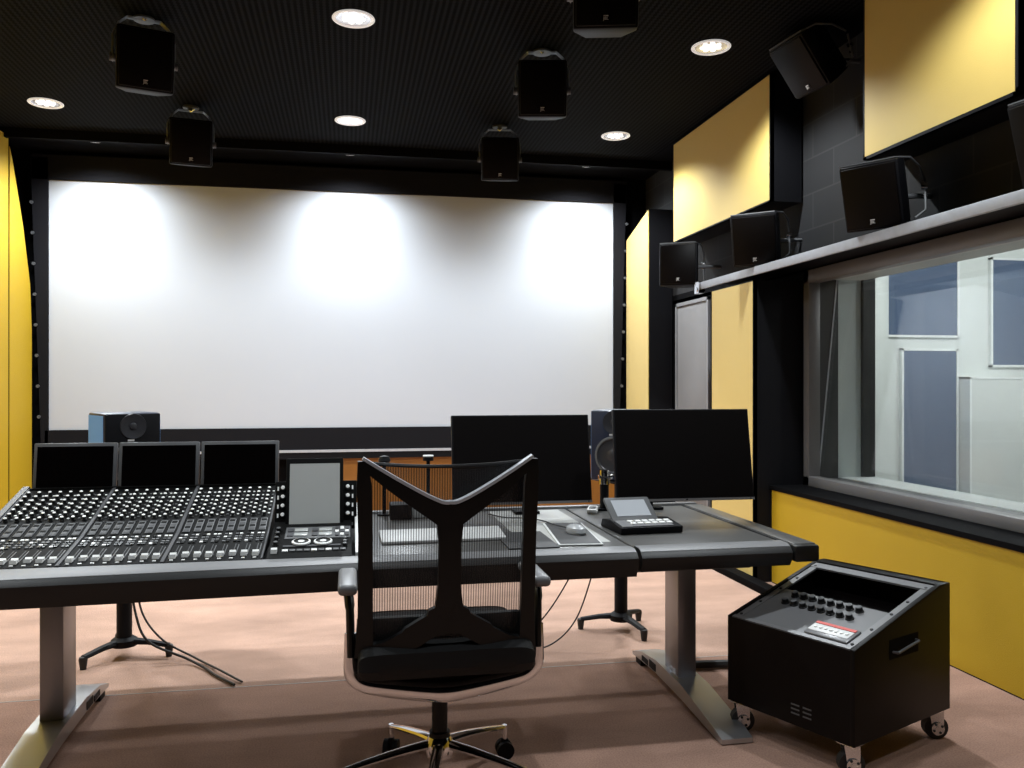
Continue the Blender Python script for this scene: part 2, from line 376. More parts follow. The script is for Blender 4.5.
# ------------------------------------------------------------------ yellow acoustic panels
def wall_panel(x, y0, y1, z0, z1, side, label, depth=.235, rim=.018, cut=None, fab='yellow_lit'):
    """box panel on a side wall; side=+1 right wall (faces -x), -1 left wall"""
    t = thing('acoustic_panel', label, 'acoustic panel', (x, (y0+y1)/2, z0))
    L = (y1-y0)/2; HH = z1-z0; s = side
    def bx(a, b, mb, m=None, bev=0): 
        lo = (min(a[0], b[0]), a[1], a[2]); hi = (max(a[0], b[0]), b[1], b[2]); mb.box(lo, hi, m, bev)
    if cut:
        c = (y0+y1)/2; P = [(a-c, b-z0) for a, b in cut]
        MB('panel_side').prism(P, min(s*.004, s*depth), max(s*.004, s*depth), 'x').link('panel_case', t)
        MB(fab).prism([(a*.985, b*.996+.003) for a, b in P], -.003, .0038, 'x').link('fabric_face', t)
        return t
    f = MB('panel_side')
    bx((s*.004, -L, 0), (s*depth, L, HH), f)
    bx((0, -L, 0), (s*.03, -L+rim, HH), f); bx((0, L-rim, 0), (s*.03, L, HH), f)
    bx((0, -L, 0), (s*.03, L, rim), f); bx((0, -L, HH-rim), (s*.03, L, HH), f)
    f.link('panel_case', t)
    g = MB(fab); bx((-s*.001, -L+rim*.55, rim*.55), (s*.004, L-rim*.55, HH-rim*.55), g); g.link('fabric_face', t)
    return t
wall_panel(2.83, 5.37, 7.13, 2.60, 3.475, 1, 'yellow acoustic panel high on right wall, nearer the screen, left of the angled speaker')
wall_panel(2.83, 3.18, 4.30, 2.60, 3.52, 1, 'large yellow acoustic panel at top right, above the speakers over the window', rim=.03)
wall_panel(2.70, 5.36, 6.03, 0, 2.055, 1, 'tall narrow yellow acoustic panel between grey door and window', .37, rim=.012)
wall_panel(2.83, 7.76, 8.42, 0, 3.03, 1, 'tall yellow acoustic panel right beside the projection screen', .24, cut=[(7.76, 0), (8.42, 0), (8.42, 2.84), (7.76, 3.03)])
wall_panel(2.83, -1.4, 5.35, 0, .635, 1, 'long low yellow panel under the window behind the black rack', .20, rim=.012, fab='yellow_dim')
wall_panel(-2.83, 7.9, 8.42, 0, 3.45, -1, 'narrow yellow wall panel just left of the screen, next to the corner', .24, cut=[(7.9, 0), (8.42, 0), (8.42, 1.85), (8.38, 2.25), (8.21, 2.75), (8.08, 3.03), (7.95, 3.30), (7.9, 3.38)], fab='yellow_dim')
wall_panel(-2.83, 2.0, 7.88, 0, 3.45, -1, 'long yellow panel along left wall, at the left edge of view', .24, rim=.002, fab='yellow_dim')

# ------------------------------------------------------------------ projection screen
ps = thing('projection_screen', 'large blank white cinema screen in a black frame on the far wall', 'screen', (0, 8.5, .7))
SX = 2.70; zb = .926-.7; zt = 3.225-.7
MB('screen_white').box((-SX, -.03, zb), (SX, -.02, zt)).link('screen_surface', ps)
f = MB('masking_grey')
f.prism([(-SX-.01, 0), (-2.74, -.06), (-2.86, 2.76), (SX+.16, 2.76), (2.76, -.06), (SX+.01, 0), (SX+.01, 0)][:6], -.018, .01, 'y')
f.box((-2.73, -.05, zb-.22), (2.73, -.02, zb-.002)); f.box((-2.84, -.05, zt+.002), (2.84, -.02, zt+.23))
f.prism([(-2.76, zb-.2), (-2.702, zb-.2), (-2.702, zt+.2), (-2.85, zt+.2)], -.05, -.02, 'y'); f.prism([(2.702, zb-.2), (2.76, zb-.2), (2.84, zt+.2), (2.702, zt+.2)], -.05, -.02, 'y')
f.link('masking_frame', ps)
MB('masking_edge').box((-2.73, -.065, -.012), (2.73, -.02, .012), 'rail_alu').box((-2.73, -.06, -.075), (2.73, -.02, -.012), 'soft_black').link('bottom_rail', ps)
for s in (-1, 1):
    for k in range(8):
        z = .35+k*.28
        MB('bezel').cyl((s*(2.765+.032*z), -.065, z), (s*(2.765+.032*z), -.045, z), .015, n=10).link('edge_clip', ps)

# ------------------------------------------------------------------ ceiling downlights
def lamp(x, y, label, energy, z=H, spot=(140, .5), first=[None]):
    if first[0] is None:
        t = thing('ceiling_light', label, 'ceiling lamp', (x, y, H), 0, 'recessed ceiling downlights')
        MB('lamp_rim').lathe([(.100, -.001), (.123, -.001), (.125, -.006), (.120, -.011), (.103, -.009), (.100, -.001)], n=32).link('trim_ring', t)
        MB('lamp_reflector').lathe([(.100, -.006), (.085, -.003), (.06, -.0045), (.04, -.002), (.0, -.002)], n=24).link('reflector', t)
        g = MB('lamp_glow')
        for k in range(7):
            a = k*2*PI/7; g.lathe([(0, -.012), (.016, -.010), (.02, -.004), (0, -.003)], n=8, M=TM((.052*math.cos(a), .052*math.sin(a), 0)))
        g.lathe([(0, -.014), (.03, -.010), (.034, -.004), (0, -.003)], n=12); g.link('bulb', t); first[0] = t
    else: t = dup(first[0], (x, y, z), 0, label, 'recessed ceiling downlights')
    ld = bpy.data.lights.new('downlight', 'SPOT'); ld.energy = energy; ld.spot_size = R(spot[0]); ld.spot_blend = spot[1]; ld.shadow_soft_size = .06; ld.color = (.90, .96, 1)
    o = bpy.data.objects.new('downlight', ld); COL.objects.link(o); o.location = (x, y, z-.03)
E = 190
names = {(.03, 5.08): 'round recessed ceiling light at top centre, nearer of the two over the screen middle',
 (.015, 7.05): 'small round ceiling light above the centre of the screen, beyond a nearer one',
 (2.27, 5.08): 'round ceiling light above the right upper yellow panel, beside the half-cut-off speaker',
 (2.27, 7.05): 'round ceiling light near the right end of the screen, farthest right of its row',
 (-2.27, 7.05): 'round ceiling light at far left above the corner of the screen'}
for (x, y), l in names.items(): lamp(x, y, l, E)
for x, y in ((-2.27, 5.08), (-2.27, 3.1), (0, 3.1), (2.27, 3.1), (0, 1.1), (2.27, 1.1), (-2.27, 1.1)):
    lamp(x, y, 'round recessed ceiling light nearer the viewer, above the frame', E if y > 3.2 else (E*.6 if y > 2 else E*.35))

for x in (-2.2, .015, 2.3): lamp(x, 7.98, 'recessed screen-wash downlight hidden behind the soffit edge above the screen', 235, spot=(154, .9))

# ------------------------------------------------------------------ surround speakers
def surround(loc, yaw, tilt, label, mount, group, roll=0):
    """cabinet centred under its yoke; local -y is the front. mount 'ceiling' or 'wall' (bracket arm backwards)"""
    t = thing('surround_speaker', label, 'speaker', loc, (0, 0, yaw), group)
    W, HH, D = .31, .345, .24
    Mt = TM((0, 0, 0), (tilt, roll, 0))
    c = MB('soft_black')
    c.prism([(-W/2, -D/2), (W/2, -D/2), (W/2, -D/2+.08), (W/2-.06, D/2), (-W/2+.06, D/2), (-W/2, -D/2+.08)], -HH/2, HH/2, 'z', bev=.012, M=Mt)
    c.link('cabinet', t)
    MB('screen_matte').box((-W/2+.012, -D/2-.012, -HH/2+.012), (W/2-.012, -D/2+.002, HH/2-.012), bev=.008, M=Mt).link('grille', t)
    b = MB('soft_black').box((-.024, -D/2-.0145, -HH/2+.03), (.024, -D/2-.011, -HH/2+.062), 'screen_matte', M=Mt)
    tx = text_mesh('JBL', .020, 'logo_white', Mt @ TM((0, -D/2-.0152, -HH/2+.043), (PI/2, 0, 0)))
    me = bpy.data.meshes.new('x'); tx.bm.to_mesh(me); tx.bm.free()
    i = b.mi('logo_white'); n0 = len(b.bm.faces); b.bm.from_mesh(me); b.bm.faces.ensure_lookup_table()
    for fc in b.bm.faces[n0:]: fc.material_index = i
    b.box((-.012, -D/2-.016, -HH/2+.053), (.012, -D/2-.0115, -HH/2+.058), 'logo_white', M=Mt)
    b.link('logo_plate', t)
    y = MB('bezel')
    if mount == 'ceiling':
        h = H - loc[2]
        pts = [(-W/2-.012, 0, -.02), (-W/2-.012, 0, .13), (-W/2+.02, 0, HH/2+.035), (-.09, 0, HH/2+.075), (.09, 0, HH/2+.075), (W/2-.02, 0, HH/2+.035), (W/2+.012, 0, .13), (W/2+.012, 0, -.02)]
        y.tube(pts, .022, n=4, sm=False, flat=(.35, 1.3))
        y.cyl((0, 0, HH/2+.07), (0, 0, h), .018).cyl((0, 0, h-.012), (0, 0, h), .06)
        for s in (-1, 1): y.cyl((s*(W/2-.005), 0, 0), (s*(W/2+.03), 0, 0), .022)
        y.link('yoke_bracket', t)
        v = MB('chrome').tube([(-.022, -.02, HH/2+.085), (0, -.03, HH/2+.06), (.022, -.02, HH/2+.085)], .005, n=6); v.link('hanging_bolt', t)
    else:
        pts = spline([(0.02, -D/2-.004, HH/2+.012), (W/2-.02, -.03, HH/2+.016), (W/2+.03, .05, HH/2-.01), (W/2+.045, D/2+.02, 0)], 6)
        y.tube([(-W/2, -D/2+.02, HH/2+.004), (W/2-.02, -D/2+.03, HH/2+.006), (W/2+.02, -.01, HH/2-.01), (W/2+.03, .08, HH/2-.07), (W/2+.02, D/2+.03, .02)], .006, n=6, M=Mt)
        y.tube([(W/2-.01, .05, -HH/2+.02), (W/2+.03, .09, -HH/2+.05), (W/2+.02, D/2+.03, .0)], .006, n=6, M=Mt)
        y.box((-.05, D/2-.01, -.04), (.05, D/2+.03, .04), 'soft_black', M=Mt)
        y.link('yoke_bracket', t)
        # arm to the wall, in world axes brought to local
        inv = Matrix.Rotation(-yaw, 4, 'Z'); a = Vector((XR-loc[0], 0, 0)); a = inv @ a
        arm = MB('bezel').tube([(0, D/2-.0, 0), (a.x*.75, a.y*.75, 0), (a.x, a.y, 0)], .014, n=8)
        arm.link('wall_arm', t)
        MB('chrome').cyl((W/2+.005, D/2+.015, .03), (W/2+.035, D/2+.02, .03), .012).cyl((W/2+.005, D/2+.03, -.005), (W/2+.03, D/2+.03, -.02), .007).link('clamp_knob', t)
    return t
for (x, y, z, tx_, lab) in ((-1.18, 5.32, 3.245, .30, 'black ceiling speaker hanging at upper left, nearer than the one by the screen'),
                      (-1.20, 6.95, 3.22, .18, 'dark ceiling speaker hanging above the left half of the screen, farther of the left pair'),
                      (1.23, 5.36, 3.245, -.2, 'black ceiling speaker hanging just right of top centre, lit bracket on top'),
                      (1.24, 6.98, 3.22, -.15, 'dark ceiling speaker hanging above the screen, right of its middle, farthest of the right row'),
                      (1.23, 3.99, 3.245, -.25, 'black ceiling speaker cut off by the top edge of the view')):
    surround((x, y, z), tx_, R(12), lab, 'ceiling', 'speakers hanging from the ceiling')
def aim(x, y, tx_=.25, ty=2.45): 
    dx, dy = tx_-x, ty-y
    return math.atan2(dx, -dy)      # rotates local -y to (dx,dy)
for (x, y, z, tilt, roll, lab) in ((2.72, 6.70, 2.335, 0, 0, 'black wall speaker farthest from viewer, beside the right end of the screen'),
                       (2.76, 5.40, 2.345, R(14), 0, 'black wall speaker under the far yellow upper panel, above narrow yellow panel'),
                       (2.78, 4.07, 2.36, R(16), 0, 'black tilted wall speaker above the window, against grey block wall'),
                       (2.82, 2.90, 2.345, R(16), 0, 'black wall speaker cut off by the right edge of the view')):
    surround((x, y, z), aim(x, y), tilt, lab, 'wall', 'speakers along the right wall')
surround((2.76, 4.72, 3.33), R(-82), R(38), 'dark speaker tilted down under the ceiling between the two upper yellow panels', 'wall', 'speakers along the right wall')

# aluminium rail under the wall speakers
rl = thing('wall_rail', 'long silver rail running along right wall above the window, below the speakers', 'rail', (2.70, 2.3, 2.09))
MB('rail_alu').box((0, -3.9, 0), (.02, 3.93, .055), bev=.003).link('fascia', rl)
MB('soft_black').box((.02, -3.9, .044), (.375, 3.93, .055)).link('shelf', rl)
e = MB('chrome').box((-.015, 3.94, -.03), (.03, 4.02, .06)).cyl((-.02, 3.98, 0), (.05, 3.98, 0), .02).cyl((.06, 3.98, .03), (.11, 3.98, .03), .014); e.link('end_bracket', rl)

# ================================================================= THE DESK
DZ = .72
dk = thing('studio_desk', 'wide grey studio console desk on two silver T-shaped legs', 'desk', (0, 3.6, 0))
oy = -3.6
def Y(v): return v+oy
# carcass under the surfaces, three table sections
MB('black_paint').box((-1.34, Y(3.10), .63), (.05, Y(3.95), .715)).link('console_tray', dk)
m = MB('desk_top').box((.05, Y(3.139), .675), (1.075, Y(4.17), DZ), bev=.006)
m.link('middle_desktop', dk)
m = MB('desk_top').box((1.085, Y(3.139), .675), (1.70, Y(4.17), DZ), bev=.008)
m.link('right_desktop', dk)
MB('light_inlay').box((.68, Y(3.26), DZ-.003), (1.03, Y(4.14), DZ+.001), bev=.001).link('light_inlay', dk)
MB('leather').box((1.705, Y(3.035), .655), (1.812, Y(4.17), DZ+.002), bev=.012).box((1.712, Y(3.06), DZ-.01), (1.805, Y(4.165), DZ+.005), 'desk_top', bev=.003).link('side_armrest', dk)
def lip(x0, x1, zlo, ztop=DZ+.004, sk=0.0, ext=0.0):
    m = MB('leather')
    pr = [(Y(3.138+ext), ztop), (Y(3.085), ztop-.001), (Y(3.06), ztop-.010), (Y(3.042), ztop-.030), (Y(3.045), ztop-.055), (Y(3.065), zlo+.004), (Y(3.10), zlo), (Y(3.138), zlo)]
    m.prism(pr, x0, x1, 'x', 'leather', smooth=True)
    m.prism([(Y(3.139+ext), ztop+.0012), (Y(3.085), ztop+.0012), (Y(3.062), ztop-.0078), (Y(3.062), ztop-.012), (Y(3.09), ztop-.004), (Y(3.139), ztop-.004)], x0+.002, x1-.002, 'x', 'desk_grey', smooth=True)  # grey skin: light catching the pad's upper edge, put in as colour
    for v in m.bm.verts:
        if v.co.y < Y(3.12) : v.co.y += sk*(x1-v.co.x)
    return m.link('armrest_pad', dk)
lip(-1.34, .055, .614, sk=-.045); lip(.062, 1.07, .618); lip(1.085, 1.70, .636)
# back edge, light upstand strip
MB('desk_grey').box((-1.33, Y(4.17), .64), (1.785, Y(4.21), DZ+.012), bev=.004).link('rear_edge', dk)
MB('bezel').box((-1.3, Y(3.95), .60), (1.75, Y(4.17), .672), bev=.003).link('cable_channel', dk)
MB('cheek').box((-1.28, Y(3.30), .605), (1.72, Y(3.36), .630)).box((1.06, Y(3.2), .606), (1.60, Y(3.9), .632), 'arm_grey').link('underframe', dk)
# console end cheeks
pf = [(Y(3.16), .715), (Y(3.16), .735), (Y(3.42), .785), (Y(3.62), .845), (Y(3.68), .845), (Y(3.68), .715)]
MB('cheek').prism(pf, .026, .052, 'x').link('end_cheek', dk)
pf2 = [(Y(3.13), .715), (Y(3.13), .738), (Y(3.42), .79), (Y(3.90), .918), (Y(3.92), .90), (Y(3.92), .715)]
MB('bezel').prism(pf2, -1.342, -1.318, 'x').link('end_cheek', dk)
def desk_leg(x):
    c = MB('leg_grey').box((x-.042, Y(3.445), .05), (x+.042, Y(3.60), .63), bev=.006)
    c.box((x-.036, Y(3.36), .585), (x+.036, Y(3.95), .632))
    lg = c.link('leg', dk)
    f = MB('alu')
    pr = [(Y(2.93), .004), (Y(2.93), .020), (Y(3.36), .088), (Y(3.66), .096), (Y(3.99), .055), (Y(3.99), .045), (Y(3.70), .012), (Y(3.6), .004)]
    w_ = .062
    f.bands([[(x-w_, y, a), (x+w_, y, a), (x+w_, y, b), (x-w_, y, b)] for y, a, b in
        ((Y(2.965), .004, .022), (Y(3.02), .004, .036), (Y(3.36), .030, .088), (Y(3.66), .040, .098), (Y(3.85), .035, .078), (Y(3.98), .028, .044))])
    f.link('foot', lg)
    for s in (-1, 1):
        for a, b_, c, d in ((3.66, 3.74, .045, .078), (3.76, 3.84, .042, .066)):
            MB('soft_black').box((x+s*(w_+.001)-.002, Y(a), c), (x+s*(w_+.001)+.002, Y(b_), d)).link('foot_slot', lg)
    MB('soft_black').box((x-.05, Y(2.99), 0), (x+.05, Y(3.05), .006)).link('glide', lg); MB('soft_black').box((x-.055, Y(3.88), 0), (x+.055, Y(3.95), .036)).link('glide', lg)
desk_leg(-1.09); desk_leg(1.43)

# ------------------------------------------------------------------ console channel modules
def surf(y):   # console surface height at world y
    if y < 3.42: return .727+(y-3.14)*(.778-.727)/.28
    return .778+(y-3.42)*(.903-.778)/.45
aF = math.atan2(.051, .28); aB = math.atan2(.125, .45)
MW = .338
def knob_mesh(r, h, cap):
    b = MB('knob_black'); b.lathe([(0, -.003), (r*1.25, -.003), (r*1.2, h*.25), (r, h*.3), (r*.92, h), (0, h)], 'knob_black', n=12)
    b.lathe([(r*.9, h-.0005), (r*.9, h+.0015), (r*.75, h+.003), (0, h+.003)], cap, n=12)
    o = b.link('tmp_knob'); me = o.data; bpy.data.objects.remove(o); return me
KN = knob_mesh(.0075, .014, 'knob_white'); KN2 = knob_mesh(.009, .012, 'chan_grey')
def put(name, me, parent, M):
    o = bpy.data.objects.new(name, me); COL.objects.link(o); o.parent = parent; o.matrix_local = M; return o
fc = MB('cap_white').prism([(-.012, 0), (-.009, .011), (-.002, .007), (.002, .007), (.009, .011), (.012, 0)], -.0085, .0085, 'x', 'cap_white')
fc.box((-.0088, -.0008, .004), (.0088, .0008, .0078), 'knob_black'); fo = fc.link('tmpf'); FCAP = fo.data; FCAP.transform(Matrix.Diagonal((1.3, 1.25, 1.2, 1))); bpy.data.objects.remove(fo)
cs = MB('chan_grey').box((-.013, -.055, 0), (.013, .055, .004), 'chan_grey', bev=.002)
for k in range(4): cs.box((-.010, -.05+k*.026, .0035), (.010, -.032+k*.026, .0048), 'console_black' if k % 2 else 'console_line')
co = cs.link('tmpc'); CDISP = co.data; bpy.data.objects.remove(co)
def channel_module(xc, label):
    t = thing('channel_module', label, 'mixing console module', (xc, 3.14, .716), 0, 'console channel modules')
    def L_(y, dz=0): return (y-3.14, surf(y)-.716+dz)
    b = MB('console_black')
    b.prism([(0, 0), L_(3.14), L_(3.42), L_(3.87), (.75, .0)], -MW/2+.003, MW/2-.003, 'x'); b.link('body', t)
    s = MB('console_line')
    for sx in (-1, 1):
        s.prism([L_(3.14, -.01), L_(3.14, .004), L_(3.42, .004), L_(3.87, .006), L_(3.87, -.01), L_(3.42, -.01)], sx*(MW/2-.003)-.003, sx*(MW/2-.003)+.003, 'x')
    s.link('side_rail', t)
    # slots & buttons (pattern of the strip)
    bt = MB('knob_white'); px_ = MW/8.4
    for k in range(8):
        x = (k-3.5)*px_
        Mf = lambda y: TM((x, y-3.14, surf(y)-.716), (aF if y < 3.42 else aB, 0, 0))
        bt.box((-.0015, -.06, -.001), (.0015, .06, .0006), 'console_line', M=Mf(3.24))
        bt.box((-.006, -.003, 0), (.006, .003, .003), 'knob_white', M=Mf(3.155))
        for q, yy in enumerate((3.325, 3.345, 3.37, 3.40)):
            bt.box((-.013, -.006, 0), (-.002, .006, .004), ('chan_grey', 'knob_black', 'knob_white', 'chan_grey')[(q+k) % 4], M=Mf(yy))
            bt.box((.002, -.006, 0), (.013, .006, .004), ('knob_black', 'chan_grey', 'chan_grey', 'knob_white')[q], M=Mf(yy))
        bt.box((.010, -.05, 0), (.013, .05, .0015), 'chan_grey', M=Mf(3.24))
        for q in range(7):
            bt.box((.008, -.004, 0), (.016, .003, .003), 'knob_white' if (q+k) % 3 else 'chan_grey', M=Mf(3.585+q*.037))
        bt.box((-.016, -.0012, 0), (.016, .0012, .002), 'console_line', M=Mf(3.545))
    o = bt.link('buttons', t); o['kind'] = 'stuff'
    for k in range(8):
        x = (k-3.5)*px_
        put('fader', FCAP, t, TM((x, .045+.004*((k*3) % 4), surf(3.19)-.716), (aF, 0, 0)))
        put('channel_display', CDISP, t, TM((x, 3.485-3.14, surf(3.485)-.716), (aB, 0, 0)))
        for q in range(7):
            yy = 3.572+q*.041
            put('knob', KN, t, TM((x-.006, yy-3.14, surf(yy)-.716), (aB, 0, 0)))
    # hinged display
    Md = TM((0, .765, .178), (R(-8), 0, 0))
    MB('bezel').box((-MW/2+.004, 0, 0), (MW/2-.004, .022, .205), bev=.004, M=Md).link('display_housing', t)
    MB('screen_off').box((-MW/2+.018, -.002, .016), (MW/2-.018, .001, .190), M=Md).link('display_screen', t)
    MB('console_black').box((-MW/2+.004, .735, .10), (MW/2-.004, .79, .195)).link('display_hinge', t)
channel_module(-1.146, 'console channel module with black display, leftmost of three, beside the yellow wall')
channel_module(-.808, 'console channel module with faders, knobs and black display, middle of the three')
channel_module(-.470, 'console channel module with faders and black display, rightmost of three, beside the touchscreen')

# master module
mm = thing('master_module', 'console master section with upright grey touchscreen between two knob columns', 'mixing console module', (-.138, 3.14, .716))
def L_(y, dz=0): return (y-3.14, surf(y)-.716+dz)
MB('console_black').prism([(0, 0), L_(3.14), L_(3.42), L_(3.50), (.38, 0)], -.15, .15, 'x').link('body', mm)
def onM(x, y): return TM((x, y-3.14, surf(y)-.716), (aF if y < 3.42 else aB, 0, 0))
pl = MB('chan_grey').box((-.10, -.062, 0), (.145, .062, .003), M=onM(0, 3.385)).box((-.1, -.06, .0), (.11, -.045, .0035), 'console_line', M=onM(0, 3.30)); pl.link('control_plate', mm)
for r_ in range(2):
    for k in range(4):
        wd = (.022, .05, .022, .05)[k]; x0 = (-.092, -.066, .0, .026)[k]
        MB('touch_glass' if k % 2 else 'console_line').box((x0, -.016, .003), (x0+wd, .016, .007), bev=.001, M=onM(0, 3.362+r_*.047)).link('button_pad', mm)
for k in range(3):
    for r_ in range(3):
        MB('cap_white' if (k+r_) % 2 else 'console_line').box((.088+k*.019, -.012, .003), (.102+k*.019, .012, .008), bev=.001, M=onM(0, 3.35+r_*.035)).link('button', mm)
jw = MB('console_black').lathe([(0, 0), (.034, 0), (.034, .010), (.027, .013), (.024, .009), (0, .009)], 'knob_black', n=28)
jw.lathe([(.0275, .0132), (.034, .0105), (.0345, .006)], 'cap_white', n=28); jw.lathe([(.0, .0115), (.012, .0115), (.012, .009)], 'cap_white', n=20)
jo = jw.link('tmpj'); JW = jo.data; bpy.data.objects.remove(jo)
put('jog_wheel', JW, mm, onM(-.035, 3.275)); put('jog_wheel', JW, mm, onM(.045, 3.275))
put('fader', FCAP, mm, onM(-.128, 3.20))
for k in range(9): MB('cap_white' if k in (0, 4, 6) else 'chan_grey').box((-.10+k*.026, -.009, 0), (-.079+k*.026, .009, .005), bev=.001, M=onM(0, 3.205)).link('button', mm)
for k in range(4): put('knob', KN2, mm, onM(-.128, 3.27+k*.05))
for k in range(3): put('knob', KN2, mm, onM(.125, 3.235+k*.03))
Mt = TM((0, .345, .055), (R(-16), 0, 0))
MB('console_black').box((-.15, .012, .0), (.172, .035, .195), bev=.003, M=Mt).link('knob_panel', mm)
for sx in (-1, 1):
    for k in range(4):
        put('knob', KN, mm, Mt @ TM((sx*.128+.008, .012, .168-k*.036), (PI/2, 0, 0)) @ Matrix.Scale(1.15, 4))
        MB('knob_white').box((sx*.147+.008-.003, .008, .158-k*.036-.0), (sx*.147+.008+.003, .0125, .174-k*.036), M=Mt).link('key', mm)
    for k in range(2): MB('chan_grey').box((sx*.135+.004+k*.012, .008, .012), (sx*.135+.010+k*.012, .0125, .024), M=Mt).link('key', mm)
MB('console_black').box((-.108, -.012, -.004), (.118, .014, .285), bev=.004, M=Mt).link('touchscreen_housing', mm)
MB('touch_glass').box((-.093, -.0145, .012), (.104, -.011, .262), M=Mt).link('touchscreen', mm)

# ------------------------------------------------------------------ things on the desk
kb = thing('keyboard', 'slim white computer keyboard on the desk behind the chair back', 'keyboard', (.375, 3.44, DZ+.001), R(2))
MB('white_plastic').prism([(-.075, 0), (-.075, .012), (.085, .032), (.085, 0)], -.25, .25, 'x', bev=.003).link('case', kb)
kk = MB('key_white')
for r_ in range(6):
    for c_ in range(22):
        y0 = -.066+r_*.0245; kk.box((-.242+c_*.022, y0, .008), (-.242+c_*.022+.019, y0+.021, .0165), 'key_white', M=TM((0, 0, .004), (.124, 0, 0)))
o = kk.link('keys', kb); o['kind'] = 'stuff'

mp = thing('mouse_mat', 'dark mouse mat with pale silver rim, under the mouse', 'mouse mat', (.915, 3.445, DZ+.002), R(-6))
MB('rail_alu').box((-.088, -.255, 0), (.088, .255, .006), 'cheek', bev=.003).link('rim', mp)
MB('pad_dark').box((-.080, -.247, .005), (.080, .247, .0075), bev=.001).link('surface', mp)
ms = thing('mouse', 'grey computer mouse on the dark mat', 'mouse', (.93, 3.42, DZ+.0105), R(12))
b = MB('mouse_grey'); b.lathe([(0, 0), (.030, 0), (.033, .008), (.030, .022), (.018, .032), (0, .035)], n=20, M=Matrix.Diagonal((1.12, 1.9, 1.1, 1))); b.link('shell', ms)
MB('knob_black').cyl((-.004, .026, .031), (.004, .026, .031), .008).link('scroll_wheel', ms)
tag(MB('pad_dark').box((.60, 3.17, DZ+.002), (.80, 3.52, DZ+.006), bev=.002).link('desk_pad'), 'flat matte black pad on desk between chair back and mouse mat', 'pad')
tag(MB('rubber').tube(spline([(.915, 3.475, .742), (.88, 3.60, .738), (.86, 3.75, .732), (.80, 3.87, .727), (.72, 3.90, .727), (.66, 4.02, .727)]), .003, n=6).link('mouse_cable'), 'thin dark cable running back from the mouse', 'cable')

ct = thing('desk_controller', 'small tilted controller with grey screen and white keys under right monitor', 'controller', (1.235, 3.52, DZ+.001), R(3))
MB('soft_black').prism([(-.13, 0), (-.135, .030), (.02, .045), (.10, .035), (.12, 0)], -.13, .15, 'x', bev=.005).link('base', ct)
Mc = TM((-.02, -.03, .038), (R(33), 0, 0))
MB('chan_grey').box((-.105, 0, -.012), (.105, .155, .006), bev=.006, M=Mc).link('screen_housing', ct)
MB('tablet_glass').box((-.078, .028, .0055), (.078, .132, .008), M=Mc).link('screen', ct)
Mk = TM((0, -.13, .0315), (R(6), 0, 0))
MB('arm_grey').box((-.12, .003, -.001), (.11, .10, .003), M=Mk).link('key_plate', ct)
for r_ in range(2):
    for c_ in range(6): MB('cap_white').box((-.07+c_*.033, .03+r_*.034, .002), (-.046+c_*.033, .052+r_*.034, .008), bev=.002, M=Mk).link('key', ct)
pn = thing('desk_phone', 'small white handset lying behind the tilted controller', 'handset', (1.18, 4.03, DZ+.001), R(70))
MB('white_plastic').box((-.07, -.026, 0), (.07, .026, .022), bev=.008).link('shell', pn)
MB('chan_grey').box((-.045, -.016, .0215), (.03, .016, .0235)).link('key_pad', pn)

def monitor(x, y, zc, W, HH, yaw, label, arm_x, sy_=.16):
    t = thing('computer_monitor', label, 'monitor', (x, y, DZ+.001), yaw)
    z = zc-DZ; Mm = TM((0, 0, z), (R(-10), 0, 0))
    MB('soft_black').box((-W/2, 0, -HH/2), (W/2, .028, HH/2), bev=.004, M=Mm).box((-W/3, .028, -HH/4), (W/3, .055, HH/4), bev=.008, M=Mm).link('housing', t)
    MB('screen_matte').box((-W/2+.007, -.0018, -HH/2+.016), (W/2-.007, .001, HH/2-.007), M=Mm).link('display', t)
    MB('frame_grey').box((-W/2, -.004, -HH/2), (W/2, .0, -HH/2+.011), M=Mm).link('bottom_bezel', t)
    MB('chrome').cyl((0, -.006, -HH/2+.0055), (0, -.003, -HH/2+.0055), .004, n=10, M=Mm).cyl((W/2-.02, -.006, -HH/2+.0055), (W/2-.02, -.003, -HH/2+.0055), .004, n=10, M=Mm).cyl((-W/2+.02, -.006, -HH/2+.0055), (-W/2+.02, -.003, -HH/2+.0055), .004, n=10, M=Mm).link('bezel_button', t)
    s = MB('soft_black').cyl((arm_x, sy_, 0), (arm_x, sy_, z+.05), .019).box((arm_x-.06, sy_-.05, 0), (arm_x+.06, sy_+.05, .014), bev=.003)
    s.tube([(arm_x, sy_, z), (arm_x*.4, .12, z), (0, .055, z)], .018, n=8); s.link('stand', t)
monitor(1.528, 3.72, 1.022, .66, .425, R(-2), 'large dark computer monitor on the right side of the desk, over the controller', -.05, .36)
monitor(.80, 3.90, .997, .66, .418, 0, 'large dark computer monitor partly behind the chair back and right monitor', .05)
# chrome clamp pole beside the right monitor
cp = thing('clamp_pole', 'short silver clamp post at left edge of right monitor', 'pole', (1.255, 4.08, DZ+.001))
MB('soft_black').cyl((0, 0, 0), (0, 0, .13), .022).cyl((0, 0, 0), (0, 0, .01), .04).link('post', cp)
MB('chrome').cyl((0, 0, .13), (0, 0, .16), .028).cyl((0, 0, .17), (0, 0, .20), .024).cyl((-.03, 0, .165), (.04, 0, .165), .012).link('clamp', cp)
